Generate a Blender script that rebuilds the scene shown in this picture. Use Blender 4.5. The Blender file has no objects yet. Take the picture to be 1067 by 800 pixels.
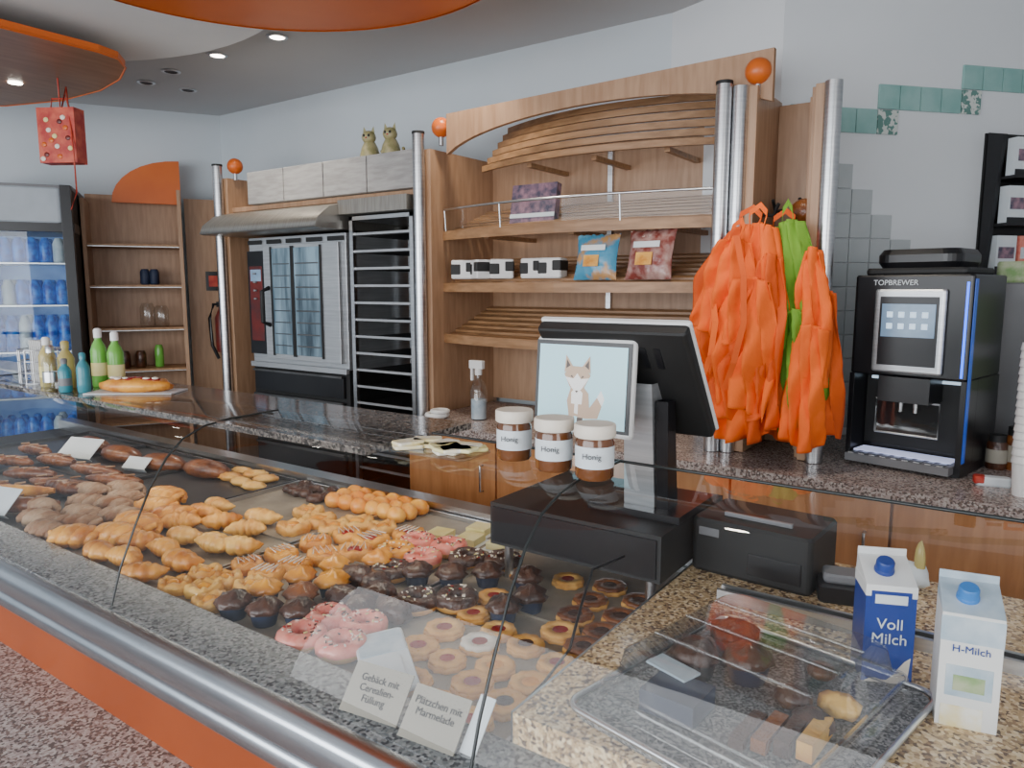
import bpy, math, random
from math import sin, cos, pi, radians
from mathutils import Vector, Matrix, noise
random.seed(7)
SC = bpy.context.scene
COL = bpy.context.collection

# ------------------------------------------------------------------ materials
def newmat(name):
    m = bpy.data.materials.new(name); m.use_nodes = True
    nt = m.node_tree; b = nt.nodes["Principled BSDF"]
    return m, nt, b
def mat(name, c1, c2=None, rough=.5, metal=0, scale=8, stretch=(1,1,1), bump=0, bscale=None, emit=0, coat=0, lo=.35, hi=.65, sss=0):
    m, nt, b = newmat(name)
    L = nt.links
    b.inputs["Roughness"].default_value = rough
    b.inputs["Metallic"].default_value = metal
    b.inputs["Coat Weight"].default_value = coat
    tc = nt.nodes.new("ShaderNodeTexCoord"); mp = nt.nodes.new("ShaderNodeMapping")
    mp.inputs["Scale"].default_value = stretch
    L.new(tc.outputs["Object"], mp.inputs["Vector"])
    if c2 is None: c2 = tuple(min(1, c*.9) for c in c1)
    n = nt.nodes.new("ShaderNodeTexNoise"); n.inputs["Scale"].default_value = scale; n.inputs["Detail"].default_value = 4
    L.new(mp.outputs[0], n.inputs["Vector"])
    r = nt.nodes.new("ShaderNodeValToRGB")
    r.color_ramp.elements[0].position = lo; r.color_ramp.elements[0].color = (*c1, 1)
    r.color_ramp.elements[1].position = hi; r.color_ramp.elements[1].color = (*c2, 1)
    L.new(n.outputs["Fac"], r.inputs["Fac"]); L.new(r.outputs["Color"], b.inputs["Base Color"])
    if emit:
        L.new(r.outputs["Color"], b.inputs["Emission Color"]); b.inputs["Emission Strength"].default_value = emit
    if bump:
        n2 = nt.nodes.new("ShaderNodeTexNoise"); n2.inputs["Scale"].default_value = bscale or scale; n2.inputs["Detail"].default_value = 3
        L.new(mp.outputs[0], n2.inputs["Vector"])
        bp = nt.nodes.new("ShaderNodeBump"); bp.inputs["Strength"].default_value = bump; bp.inputs["Distance"].default_value = .01
        L.new(n2.outputs["Fac"], bp.inputs["Height"]); L.new(bp.outputs[0], b.inputs["Normal"])
    return m
def granite(name, cols, scale=120, rough=.18):
    m, nt, b = newmat(name); L = nt.links
    tc = nt.nodes.new("ShaderNodeTexCoord")
    v = nt.nodes.new("ShaderNodeTexVoronoi"); v.inputs["Scale"].default_value = scale
    L.new(tc.outputs["Object"], v.inputs["Vector"])
    sp = nt.nodes.new("ShaderNodeSeparateColor"); L.new(v.outputs["Color"], sp.inputs[0])
    r = nt.nodes.new("ShaderNodeValToRGB"); r.color_ramp.interpolation = 'CONSTANT'
    e = r.color_ramp.elements; e[0].position = 0; e[0].color = (*cols[0], 1); e[1].position = 1/len(cols); e[1].color = (*cols[1], 1)
    for i in range(2, len(cols)):
        q = e.new(i/len(cols)); q.color = (*cols[i], 1)
    L.new(sp.outputs[0], r.inputs[0]); L.new(r.outputs[0], b.inputs["Base Color"])
    b.inputs["Roughness"].default_value = rough
    return m
def glassmat(name, tint=(.97,.985,.98), base=.045, k=.8, rough=0.0):
    m = bpy.data.materials.new(name); m.use_nodes = True; nt = m.node_tree; nt.nodes.clear(); L = nt.links
    o = nt.nodes.new("ShaderNodeOutputMaterial"); mx = nt.nodes.new("ShaderNodeMixShader")
    t = nt.nodes.new("ShaderNodeBsdfTransparent"); t.inputs[0].default_value = (*tint, 1)
    g = nt.nodes.new("ShaderNodeBsdfGlossy"); g.inputs["Roughness"].default_value = rough
    lw = nt.nodes.new("ShaderNodeLayerWeight"); lw.inputs[0].default_value = .5
    p = nt.nodes.new("ShaderNodeMath"); p.operation = 'POWER'; p.inputs[1].default_value = 4
    a = nt.nodes.new("ShaderNodeMath"); a.operation = 'MULTIPLY_ADD'; a.inputs[1].default_value = k; a.inputs[2].default_value = base
    L.new(lw.outputs["Facing"], p.inputs[0]); L.new(p.outputs[0], a.inputs[0]); L.new(a.outputs[0], mx.inputs[0])
    L.new(t.outputs[0], mx.inputs[1]); L.new(g.outputs[0], mx.inputs[2]); L.new(mx.outputs[0], o.inputs[0])
    return m
M = {}
M['wall'] = mat('wall_paint', (.62,.67,.71), (.58,.64,.68), .85, scale=2)
M['wallw'] = mat('wall_paint_white', (.75,.77,.79), (.72,.745,.77), .85, scale=2)
M['ceil'] = mat('ceiling_paint', (.55,.55,.555), (.52,.525,.53), .9, scale=1.5)
M['ceilw'] = mat('soffit_paint', (.84,.85,.84), (.80,.81,.81), .9, scale=2)
M['floor'] = mat('floor_tile', (.07,.055,.05), (.11,.08,.07), .35, scale=6)
M['wood'] = mat('beech_wood', (.45,.275,.165), (.36,.205,.115), .42, scale=5, stretch=(9,9,1), bump=.05)
M['woodh'] = mat('beech_wood_slat', (.40,.22,.105), (.27,.14,.06), .42, scale=5, stretch=(1,9,9))
M['woodd'] = mat('counter_door_wood', (.74,.34,.14), (.60,.25,.09), .35, scale=4, stretch=(8,8,1))
M['discw'] = mat('panel_wood', (.30,.15,.08), (.22,.10,.05), .35, scale=4, stretch=(6,1,1))
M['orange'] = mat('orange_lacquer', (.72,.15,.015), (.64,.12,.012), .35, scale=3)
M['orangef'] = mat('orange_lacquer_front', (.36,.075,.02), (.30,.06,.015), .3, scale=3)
M['steel'] = mat('steel', (.66,.67,.68), (.55,.56,.58), .28, 1, scale=6, stretch=(1,1,20))
M['steelp'] = mat('steel_satin', (.58,.60,.62), (.48,.50,.52), .3, .6, scale=6, stretch=(1,1,20))
M['steeld'] = mat('steel_dark', (.42,.40,.36), (.32,.30,.27), .35, .8, scale=6, stretch=(20,1,1))
M['rackd'] = mat('rack_tray', (.12,.12,.12), (.2,.2,.2), .35, .8, scale=6)
M['alu'] = mat('aluminium', (.66,.70,.75), (.52,.57,.63), .25, 1, scale=5, stretch=(1,12,12))
M['greyw'] = mat('grey_wood', (.38,.37,.36), (.29,.28,.27), .7, scale=5, stretch=(2,2,14))
M['black'] = mat('black_plastic', (.006,.006,.008), (.010,.010,.012), .3, scale=5)
M['blackm'] = mat('black_matte', (.010,.010,.010), (.016,.016,.016), .6, scale=5)
M['grey'] = mat('grey_plastic', (.18,.18,.19), None, .45)
M['white'] = mat('white_plastic', (.82,.82,.80), (.76,.76,.75), .4)
M['paper'] = mat('card_paper', (.74,.78,.80), (.66,.72,.76), .6, scale=10)
M['beige'] = mat('beige_card', (.36,.33,.27), (.30,.28,.23), .6, scale=10)
M['oven_glass_refl'] = mat('oven_glass_refl', (.04,.07,.095), (.30,.44,.54), .08, 0, scale=4, stretch=(4,1,.5))  # pale blue streaks paint reflections into the pane colour
M['gran_b'] = granite('granite_beige', [(.62,.43,.22),(.76,.56,.32),(.34,.21,.11),(.84,.66,.42),(.54,.36,.18),(.15,.09,.055)], 165)
M['gran_g'] = granite('granite_grey', [(.15,.165,.175),(.24,.26,.27),(.065,.07,.08),(.32,.335,.34),(.20,.21,.215)], 170, .25)
M['gran_d'] = granite('granite_dark', [(.12,.10,.09),(.20,.17,.15),(.05,.045,.04),(.26,.23,.2)], 170, .1)
M['gran_s'] = granite('speckled_tray', [(.09,.09,.09),(.20,.20,.20),(.03,.03,.03),(.30,.29,.28)], 260, .3)
M['gran_p'] = granite('granite_pink', [(.34,.27,.25),(.44,.36,.33),(.13,.10,.09),(.5,.44,.4),(.21,.15,.13)], 170, .25)
M['tray'] = mat('baking_paper_tray', (.36,.31,.24), (.22,.19,.15), .5, scale=9, bump=.1)
M['trayd'] = mat('dark_tray', (.03,.03,.035), (.05,.05,.05), .4)
M['glass'] = glassmat('case_glass', (.965,.975,.975), .035, .65)
M['gglass'] = glassmat('guard_glass', (.95,.97,.97), .03, .3)
M['pglass'] = glassmat('clear_plastic', (.93,.94,.94), .10, .7, .05)
M['edge'] = mat('glass_seam', (.02,.025,.025), None, .3)
def crust(name,c1,c2,rough=.4,scale=16,bump=.4,coat=.25): return mat(name,c1,c2,rough,scale=scale,bump=bump,bscale=70,coat=coat,lo=.33,hi=.62)
M['crust'] = crust('golden_crust', (.50,.15,.012), (.90,.42,.06))
M['crust2'] = crust('pale_crust', (.64,.25,.03), (.94,.55,.13))
M['bun'] = crust('bun_crust', (.58,.18,.010), (.95,.42,.03),.3,14,.15,.4)
M['lye'] = crust('lye_crust', (.10,.025,.006), (.28,.09,.02),.3)
M['dust'] = crust('sugar_dusted', (.24,.09,.025), (.46,.30,.18), .6, 18,.6,0)
M['choc'] = crust('chocolate', (.030,.010,.005), (.09,.032,.014), .3, 30,.5)
M['pink'] = crust('pink_glaze', (.74,.15,.11), (.88,.31,.23), .3, 40,.3,.4)
M['dough'] = mat('dough', (.68,.32,.07), (.82,.46,.13), .6, scale=20)
M['linz'] = mat('shortbread', (.88,.49,.13), (.68,.31,.055), .55, scale=25, bump=.3)
M['jam'] = mat('red_jam', (.26,.008,.004), (.42,.02,.008), .12, scale=20, coat=.5)
M['cupb'] = mat('dark_muffin_cup', (.015,.022,.05), (.025,.04,.09), .6)
M['yellow'] = mat('yellow_cake', (.76,.64,.22), (.84,.78,.42), .6, scale=14)
M['cream'] = mat('cream_icing', (.86,.80,.70), (.78,.68,.56), .5, scale=20)
M['mini'] = crust('mini_roll_crust', (.80,.22,.012), (.98,.48,.07), .35, 14,.15)
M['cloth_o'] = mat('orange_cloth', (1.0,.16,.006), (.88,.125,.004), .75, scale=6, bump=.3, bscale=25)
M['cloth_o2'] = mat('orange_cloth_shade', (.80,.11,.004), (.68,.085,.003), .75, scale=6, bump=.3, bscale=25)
M['cloth_g'] = mat('green_cloth', (.18,.38,.03), (.12,.30,.02), .8, scale=6, bump=.3, bscale=25)
M['teal'] = mat('teal_tile', (.22,.42,.39), (.30,.50,.47), .2, scale=9)
M['tilew'] = mat('pale_tile', (.52,.55,.56), (.45,.49,.50), .2, scale=5)
M['tiled'] = mat('decor_tile', (.62,.66,.62), (.12,.25,.22), .25, scale=45, lo=.48, hi=.52)
M['blue'] = mat('milk_blue', (.012,.04,.24), (.018,.06,.31), .35)
M['capb'] = mat('cap_blue', (.04,.22,.62), None, .35)
M['ltblue'] = mat('light_blue_print', (.38,.50,.60), (.62,.70,.76), .4, scale=20)
M['ylw'] = mat('yellow_print', (.85,.72,.35), (.9,.88,.8), .4, scale=30)
M['red'] = mat('red_print', (.40,.015,.012), (.62,.10,.05), .45, scale=22)
M['redd'] = mat('oven_panel_print', (.18,.02,.015), (.09,.02,.02), .35, scale=12)
M['scr'] = mat('screen_cyan', (.36,.62,.70), (.42,.68,.74), .3, scale=2, emit=.6)
M['scrb'] = mat('screen_bluegrey', (.10,.16,.24), (.16,.24,.34), .2, scale=8, emit=.9)
M['icon'] = mat('screen_icons', (.5,.65,.8), None, .3, emit=1.2)
M['bayl'] = mat('bay_light', (.5,.55,.8), None, .3, emit=.9)
M['led'] = mat('blue_led', (.02,.12,.9), None, .3, emit=3)
M['ledd'] = mat('blue_trim', (.01,.06,.35), None, .3, emit=.6)
M['lampw'] = mat('lamp_white', (1,.93,.8), (1,.93,.8), .3, emit=14)
M['fridge'] = mat('fridge_light', (.16,.34,.72), (.06,.18,.5), .3, scale=5, emit=.35)
M['hdr'] = mat('fridge_header', (.42,.47,.52), None, .4)
M['can'] = mat('blue_cans_lit', (.010,.05,.38), (.02,.22,.75), .3, scale=30, emit=.15)  # faint glow added so the cans look lit inside the fridge
M['greenb'] = mat('green_bottle', (.14,.42,.06), (.18,.5,.08), .2)
M['tealb'] = mat('teal_bottle', (.05,.26,.32), None, .2)
M['yb'] = mat('yellow_bottle', (.46,.36,.12), (.54,.46,.18), .2)
M['honey'] = mat('dark_honey', (.10,.035,.012), (.17,.06,.02), .12, coat=.6)
M['fur1'] = mat('fox_orange', (.50,.36,.26), None, .5, emit=.5)
M['fur2'] = mat('fox_white', (.80,.80,.78), None, .5, emit=.6)
M['fur3'] = mat('fox_dark', (.10,.08,.07), None, .5, emit=.3)
M['cat'] = mat('cat_ceramic', (.25,.24,.10), (.45,.38,.2), .4, scale=30)
M['bagb'] = mat('blue_snack_bag', (.07,.30,.48), (.50,.28,.12), .25, scale=14, lo=.5, hi=.62, bump=.6, bscale=18)
M['bagr'] = mat('red_snack_bag', (.22,.05,.04), (.50,.34,.3), .25, scale=20, lo=.4, hi=.7, bump=.6, bscale=18)
M['boxd'] = mat('dark_box_print', (.06,.06,.10), (.35,.2,.25), .4, scale=30)
M['herb'] = mat('green_herb_print', (.20,.36,.12), (.45,.5,.32), .6, scale=30)

# ------------------------------------------------------------------ mesh builder
class MB:
    def __init__(s, name): s.n=name; s.v=[]; s.f=[]; s.mi=[]; s.sm=[]; s.mats=[]
    def idx(s, m):
        if isinstance(m, str): m = M[m]
        if m not in s.mats: s.mats.append(m)
        return s.mats.index(m)
    def add(s, vs, fs, m, X=None, smooth=False):
        o = len(s.v)
        for v in vs:
            v = Vector(v)
            s.v.append(X @ v if X is not None else v)
        k = s.idx(m)
        for f in fs:
            s.f.append([i+o for i in f]); s.mi.append(k); s.sm.append(smooth)
    def box(s, a, b, m, X=None):
        x0,y0,z0=a; x1,y1,z1=b
        vs=[(x0,y0,z0),(x1,y0,z0),(x1,y1,z0),(x0,y1,z0),(x0,y0,z1),(x1,y0,z1),(x1,y1,z1),(x0,y1,z1)]
        s.add(vs,[(0,3,2,1),(4,5,6,7),(0,1,5,4),(1,2,6,5),(2,3,7,6),(3,0,4,7)],m,X)
    def rbox(s, a, b, m, X=None, r=.01, n=4):
        x0,y0,z0=a; x1,y1,z1=b
        pts=[]
        for cx,cy,a0 in ((x1-r,y0+r,-pi/2),(x1-r,y1-r,0),(x0+r,y1-r,pi/2),(x0+r,y0+r,pi)):
            for i in range(n+1):
                t=a0+i/n*pi/2; pts.append((cx+r*cos(t),cy+r*sin(t)))
        cxm=(x0+x1)/2; cym=(y0+y1)/2
        def ring(z,sh):
            return [(cxm+(p[0]-cxm)*(1-sh/max(1e-6,(x1-x0)/2)), cym+(p[1]-cym)*(1-sh/max(1e-6,(y1-y0)/2)), z) for p in pts]
        c=min(r*.5,(z1-z0)*.3)
        rings=[ring(z0,c*.6),ring(z0+c,0),ring(z1-c,0),ring(z1,c*.6)]
        s.loft(rings,m,X,cap=True,smooth=False)
    def loft(s, rings, m, X=None, cap=False, smooth=True, closed=True):
        n=len(rings[0]); vs=[p for r in rings for p in r]; fs=[]
        for i in range(len(rings)-1):
            for j in range(n if closed else n-1):
                a=i*n+j; b=i*n+(j+1)%n
                fs.append((a,b,b+n,a+n))
        s.add(vs,fs,m,X,smooth)
        if cap:
            s.add(rings[0],[tuple(range(n))[::-1]],m,X); s.add(rings[-1],[tuple(range(n))],m,X)
    def lathe(s, prof, m, X=None, n=20, cap=True, smooth=True, scal=0, sk=12):
        rings=[]
        for r,z in prof:
            rings.append([((r*(1+scal*cos(sk*t)))*cos(t),(r*(1+scal*cos(sk*t)))*sin(t),z) for t in [2*pi*i/n for i in range(n)]])
        s.loft(rings,m,X,cap=cap,smooth=smooth)
    def cyl(s, c, r, h, m, X=None, n=20, r2=None):
        T=Matrix.Translation(c); T = X@T if X is not None else T
        s.lathe([(r,0),(r2 if r2 is not None else r,h)],m,T,n)
    def tube(s, pts, r, m, X=None, n=8):
        pts=[Vector(p) for p in pts]; rings=[]
        for i,p in enumerate(pts):
            d=(pts[min(i+1,len(pts)-1)]-pts[max(i-1,0)]).normalized()
            ref=Vector((0,0,1)) if abs(d.z)<.9 else Vector((1,0,0))
            a=d.cross(ref).normalized(); b=d.cross(a)
            rr=r[i] if isinstance(r,(list,tuple)) else r
            rings.append([tuple(p+a*rr*cos(t)+b*rr*sin(t)) for t in [2*pi*j/n for j in range(n)]])
        s.loft(rings,m,X,cap=True)
    def ell(s, c, r, m, X=None, n=14, k=8, nz=0, ns=8, flat=-1):
        rings=[]
        for i in range(k+1):
            ph=-pi/2+pi*i/k; ph=max(min(ph,pi/2-.05),-pi/2+.05)
            ring=[]
            for j in range(n):
                t=2*pi*j/n
                p=Vector((cos(ph)*cos(t),cos(ph)*sin(t),sin(ph)))
                q=1+nz*noise.noise(p*ns*.3+Vector(c)*7)
                z=max(p.z*q,flat)
                ring.append((c[0]+p.x*q*r[0],c[1]+p.y*q*r[1],c[2]+z*r[2]))
            rings.append(ring)
        s.loft(rings,m,X,cap=True)
    def torus(s, c, R, r, m, X=None, n=24, k=10, a0=0, a1=2*pi, zs=1, nz=0):
        rings=[]
        full=abs(a1-a0-2*pi)<1e-6
        kk=k if full else k+1
        for i in range(n+1):
            t=2*pi*i/n; ring=[]
            for j in range(kk):
                ph=a0+(a1-a0)*j/k
                q=1+nz*noise.noise(Vector((cos(t)*2,sin(t)*2,ph))+Vector(c)*5)
                ring.append((c[0]+(R+r*q*cos(ph))*cos(t),c[1]+(R+r*q*cos(ph))*sin(t),c[2]+r*q*zs*sin(ph)))
            rings.append(ring)
        s.loft(rings,m,X,closed=full)
    def prism(s, poly, z0, z1, m, X=None, side=None):
        n=len(poly)
        s.add([(x,y,z0) for x,y in poly],[tuple(range(n))[::-1]],m,X)
        s.add([(x,y,z1) for x,y in poly],[tuple(range(n))],m,X)
        s.add([(x,y,z0) for x,y in poly]+[(x,y,z1) for x,y in poly],[(i,(i+1)%n,(i+1)%n+n,i+n) for i in range(n)],side or m,X)
    def sweepx(s, prof, x0, x1, m, closed=False, smooth=True, X=None, cap=False):
        rings=[[(x0,y,z) for y,z in prof],[(x1,y,z) for y,z in prof]]
        s.loft(rings,m,X,closed=closed,smooth=smooth,cap=cap)
    def build(s, bevel=0):
        me=bpy.data.meshes.new(s.n)
        xs=[v.x for v in s.v]; ys=[v.y for v in s.v]; zs=[v.z for v in s.v]
        c=Vector(((min(xs)+max(xs))/2,(min(ys)+max(ys))/2,min(zs)))
        me.from_pydata([tuple(v-c) for v in s.v],[],s.f)
        for m in s.mats: me.materials.append(m)
        me.polygons.foreach_set("material_index",s.mi)
        me.polygons.foreach_set("use_smooth",s.sm)
        me.update()
        o=bpy.data.objects.new(s.n,me); COL.objects.link(o); o.location=c
        if bevel:
            bv=o.modifiers.new("bevel","BEVEL"); bv.width=bevel; bv.segments=2; bv.limit_method='ANGLE'; bv.angle_limit=radians(50)
        return o
def RZ(a): return Matrix.Rotation(radians(a),4,'Z')
def RX(a): return Matrix.Rotation(radians(a),4,'X')
def RY(a): return Matrix.Rotation(radians(a),4,'Y')
def TR(x,y,z): return Matrix.Translation((x,y,z))
def text(parent, name, body, size, X, m, align='CENTER'):
    cu=bpy.data.curves.new(name,'FONT'); cu.body=body; cu.size=size; cu.extrude=.0004; cu.align_x=align
    cu.materials.append(M[m]); o=bpy.data.objects.new(name,cu); COL.objects.link(o)
    o.parent=parent; o.matrix_parent_inverse=Matrix.Translation(parent.location).inverted(); o.matrix_basis=X
    return o

# ------------------------------------------------------------------ camera
cd=bpy.data.cameras.new("camera"); cam=bpy.data.objects.new("camera",cd); COL.objects.link(cam)
cd.sensor_width=36; cd.lens=36*760/1067; cd.clip_start=.02
cam.location=(0,0,1.62)
cam.rotation_euler=(radians(90-7.5),0,radians(35))
SC.camera=cam

# ------------------------------------------------------------------ room
CH=2.9
def wallseg(name,p,q,m,h=CH,th=.1,z0=0):
    p=Vector((*p,0)); q=Vector((*q,0)); d=(q-p).normalized(); nrm=Vector((-d.y,d.x,0))*th
    b=MB(name); b.prism([(p.x,p.y),(p.x+nrm.x,p.y+nrm.y),(q.x+nrm.x,q.y+nrm.y),(q.x,q.y)][::-1],z0,h,m); return b.build()
LW0=Vector((-5.06,3.4,0)); LD=Vector((-.518,-.855,0)).normalized(); LN=Vector((.855,-.518,0)).normalized()
lend=LW0+LD*3.2
wallseg("wall_left",(lend.x,lend.y),(LW0.x,LW0.y),'wall')
wallseg("wall_back",(-5.06,3.4),(-1.46,3.4),'wall')
wallseg("wall_back_return",(-1.46,3.4),(-.89,3.2),'wallw')
RD=Vector((.67,.74,0)).normalized(); RW0=Vector((-.89,3.2,0)); rend=RW0+RD*2.6
wallseg("wall_right",(RW0.x,RW0.y),(rend.x,rend.y),'wallw')
wallseg("wall_east",(rend.x,rend.y),(rend.x+2.2,-3.5),'wallw')
b=MB("floor"); b.box((-8,-3.5,-.05),(4,5.6,0),'floor'); b.build()
b=MB("ceiling"); b.box((-8,-3.5,CH),(4,5.6,CH+.1),'ceil'); b.build()
wallseg("wall_west",(lend.x-.2,-3.5),(lend.x,lend.y),'wall')

def disc(name,cx,cy,R,z0,z1,m,rim=None,cables=False,n=64):
    b=MB(name); b.lathe([(R,z0),(R,z1)],m,TR(cx,cy,0),n,smooth=False)
    if rim: b.lathe([(R+.002,z0-.004),(R+.012,z0+.0),(R+.012,z1),(R+.002,z1+.002)],rim,TR(cx,cy,0),n,cap=False)
    if cables:
        for a in range(4): b.cyl((cx+.7*R*cos(a*pi/2+.6),cy+.7*R*sin(a*pi/2+.6),z1),.006,CH-z1,'steel',n=8)
    return b.build()
disc("ceiling_soffit",-3.25,.85,1.40,2.78,2.90,'ceilw')
disc("suspended_ceiling_disc",-1.98,1.45,.845,2.67,2.705,'orange','orange',True)
pl=[(-3.50,.5),(-3.50,1.76),(-3.53,1.86),(-3.64,1.95),(-3.85,2.03),(-4.15,2.08),(-4.55,2.06),(-4.95,1.93),(-5.25,1.65),(-5.35,1.2),(-5.2,.5)]
b=MB("suspended_ceiling_panel"); b.prism(pl,2.67,2.705,'discw',side='orange')
b.tube([(x,y,2.672) for x,y in pl+pl[:1]],.006,'orange',n=6)
for x,y in ((-3.8,1.7),(-3.8,.8),(-4.9,1.6)): b.cyl((x,y,2.705),.006,CH-2.705,'steel',n=8)
for x,y in ((-4.35,1.75),(-4.0,1.2)): b.cyl((x,y,2.664),.032,.006,'lampw',n=16)
b.build()
for i,(x,y) in enumerate([(-3.25,2.54),(-3.77,2.54),(-4.27,2.56),(-4.62,2.6),(-4.57,2.85),(-2.2,2.7),(-.9,2.2)]):
    b=MB("ceiling_downlight")
    b.torus((x,y,CH-.004),.045,.010,'steel',n=20,k=6,zs=.5)
    b.cyl((x,y,CH-.006),.038,.004,'lampw' if i in(0,1) else 'blackm',n=20)
    o=b.build()
    if i in (0,1,5,6):
        ld=bpy.data.lights.new("downlight_lamp",'SPOT'); ld.energy=38; ld.spot_size=radians(95); ld.spot_blend=.8; ld.color=(1,.90,.76); ld.shadow_soft_size=.05
        lo=bpy.data.objects.new("lamp",ld); COL.objects.link(lo); lo.location=(0,0,-.02); lo.parent=o

# ------------------------------------------------------------------ shelving wall unit
YF=2.78
def panel_col(b,x,w=.03,ztop=2.3,col=True,y1=3.36,z0=0):
    b.box((x+.0,YF+.03,z0),(x+w,y1,ztop),'wood')
    if col: b.cyl((x,YF,z0),.03,2.37-z0,'steel',n=20); b.cyl((x,YF,2.37),.032,.012,'blackm',n=20)
def ball(b,x,y,z):
    b.cyl((x,y,z-.04),.012,.06,'steel',n=10); b.ell((x,y,z+.045),(.048,.048,.048),'orange',n=20,k=12)
b=MB("oven_cabinet")
panel_col(b,-4.19,.05); ball(b,-4.12,2.86,2.33)
b.box((-4.14,2.84,2.09),(-2.55,3.36,2.12),'wood')
b.box((-4.14,3.34,0),(-2.55,3.36,2.3),'woodd')
for i in range(4):
    x0=-3.92+i*.342; b.box((x0,2.80,2.122),(x0+.335,3.1,2.31),'greyw')
b.build(.003)
b=MB("bread_shelf_unit")
ZB=.982
panel_col(b,-2.51,.05); ball(b,-2.43,2.86,2.36)
panel_col(b,-.98,.05,z0=ZB)
b.box((-2.46,3.33,1.0),(-.98,3.36,2.35),'wood')
b.box((-1.74,3.31,1.2),(-1.715,3.33,2.3),'steel')
N=28; top=[];bot=[]
for i in range(N+1):
    t=i/N; x=-2.38+t*1.56
    top.append((x,2.49-.03*(1-t))); bot.append((x,2.22+.18*math.sqrt(max(0,1-((t-.52)/.54)**2))))
for i in range(N):
    vs=[]
    for y in (2.84,2.865):
        vs+=[(bot[i][0],y,bot[i][1]),(bot[i+1][0],y,bot[i+1][1]),(top[i+1][0],y,top[i+1][1]),(top[i][0],y,top[i][1])]
    b.add(vs,[(0,1,2,3),(7,6,5,4),(0,4,5,1),(3,2,6,7)],'wood')
b.add([(-2.38,2.84,bot[0][1]),(-2.38,2.865,bot[0][1]),(-2.38,2.865,top[0][1]),(-2.38,2.84,top[0][1])],[(0,1,2,3)],'wood')
def bowslat(b,x0,x1,y,z,bow,w,h,m,tilt=0,n=14):
    rings=[]
    for i in range(n+1):
        t=i/n; x=x0+(x1-x0)*t; yy=y-bow*(1-(2*t-1)**2)
        rings.append([(x,yy,z),(x,yy+w,z+tilt*w),(x,yy+w,z+h+tilt*w),(x,yy,z+h)])
    b.loft(rings,m,cap=True,smooth=False)
for z in (1.86,1.60,1.34):
    bowslat(b,-2.46,-.98,2.90,z,.12,.02,.045,'woodh')
    for k in range(7):
        bowslat(b,-2.46,-.98,2.935+k*.055,z+.03+k*.021,.12*(1-k/8),.035,.012,'woodh',.3)
    for x in (-2.2,-1.72,-1.25): b.box((x,2.9,z+.0),(x+.03,3.33,z+.02),'woodh')
for k in range(6):
    bowslat(b,-2.30,-1.0,3.02+k*.045,2.20+k*.045,.16,.02,.028,'woodh')
for x in (-2.0,-1.65,-1.3): b.box((x,2.98,2.19),(x+.025,3.33,2.21),'woodh')
def guard(z,g=True):
    pts=[]
    for i in range(15):
        t=i/14; x=-2.44+1.44*t; pts.append((x,2.89-.12*(1-(2*t-1)**2),z))
    b.tube(pts,.006,'steel',n=6)
    for i in (0,4,10,14): b.tube([pts[i],(pts[i][0],pts[i][1]+.01,z-.11)],.004,'steel',n=6)
    if g: b.loft([[(p[0],p[1],z-.10) for p in pts],[(p[0],p[1],z) for p in pts]],'gglass',closed=False)
guard(2.01)
b.build()
b=MB("coat_hook_panel")
b.box((-.905,YF+.03,ZB),(-.865,3.14,2.36),'wood')
b.cyl((-.925,YF+.02,ZB),.028,2.36-ZB,'steel'); ball(b,-.875,2.84,2.37)
b.box((-.865,3.10,ZB),(-.66,3.12,2.34),'wood'); b.box((-.72,2.98,ZB),(-.66,3.0,2.33),'wood'); b.box((-.68,2.84,ZB),(-.66,3.10,2.33),'wood')
b.cyl((-.600,YF+.02,ZB),.03,2.33-ZB,'steel'); b.box((-.66,2.80,ZB),(-.625,2.84,2.33),'wood')
for x in (-.84,-.74): b.tube([(x,3.10,1.93),(x,3.02,1.92),(x,2.98,1.96)],.007,'blackm')
b.tube([(-.87,2.9,1.90),(-.80,2.86,1.89),(-.78,2.84,1.93)],.007,'blackm')
b.build(.002)

# hood + oven + rack
b=MB("extractor_hood")
prof=[(3.3,2.085),(2.80,2.08),(2.68,2.05),(2.60,1.99),(2.58,1.94),(2.60,1.935),(3.3,1.935)]
b.sweepx(prof,-4.10,-3.06,'steeld',closed=True,cap=True); b.box((-3.06,2.74,2.01),(-2.56,3.3,2.085),'steeld'); b.build()
b=MB("convection_oven")
b.box((-3.93,2.80,1.16),(-3.07,3.3,1.92),'steelp')
b.box((-3.92,2.775,1.22),(-3.76,2.80,1.84),'black'); b.box((-3.90,2.772,1.30),(-3.78,2.776,1.75),'redd')
for i in range(4): b.cyl((-3.84,2.765,1.70-i*.05),.012,.01,'grey',n=12)
b.box((-3.89,2.770,1.66),(-3.79,2.773,1.73),'scrb')
b.box((-3.745,2.76,1.20),(-3.09,2.80,1.87),'steelp')
b.box((-3.66,2.755,1.23),(-3.49,2.762,1.85),'oven_glass_refl'); b.box((-3.46,2.755,1.23),(-3.24,2.762,1.85),'oven_glass_refl')
b.box((-3.49,2.752,1.22),(-3.46,2.757,1.86),'blackm'); b.box((-3.675,2.752,1.22),(-3.66,2.757,1.86),'blackm'); b.box((-3.24,2.752,1.22),(-3.225,2.757,1.86),'blackm')
for i in range(8): b.box((-3.45,2.753,1.28+i*.068),(-3.25,2.756,1.288+i*.068),'rackd'); b.box((-3.65,2.753,1.28+i*.068),(-3.50,2.756,1.286+i*.068),'rackd')
b.tube([(-3.70,2.76,1.62),(-3.70,2.71,1.60),(-3.70,2.71,1.42),(-3.70,2.76,1.40)],.014,'blackm')
for i in range(5): b.box((-3.93+i*.18,2.79,1.88),(-3.8+i*.18,2.795,1.905),'blackm')
b.box((-3.93,2.80,.12),(-3.07,3.3,1.15),'blackm')
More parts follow.
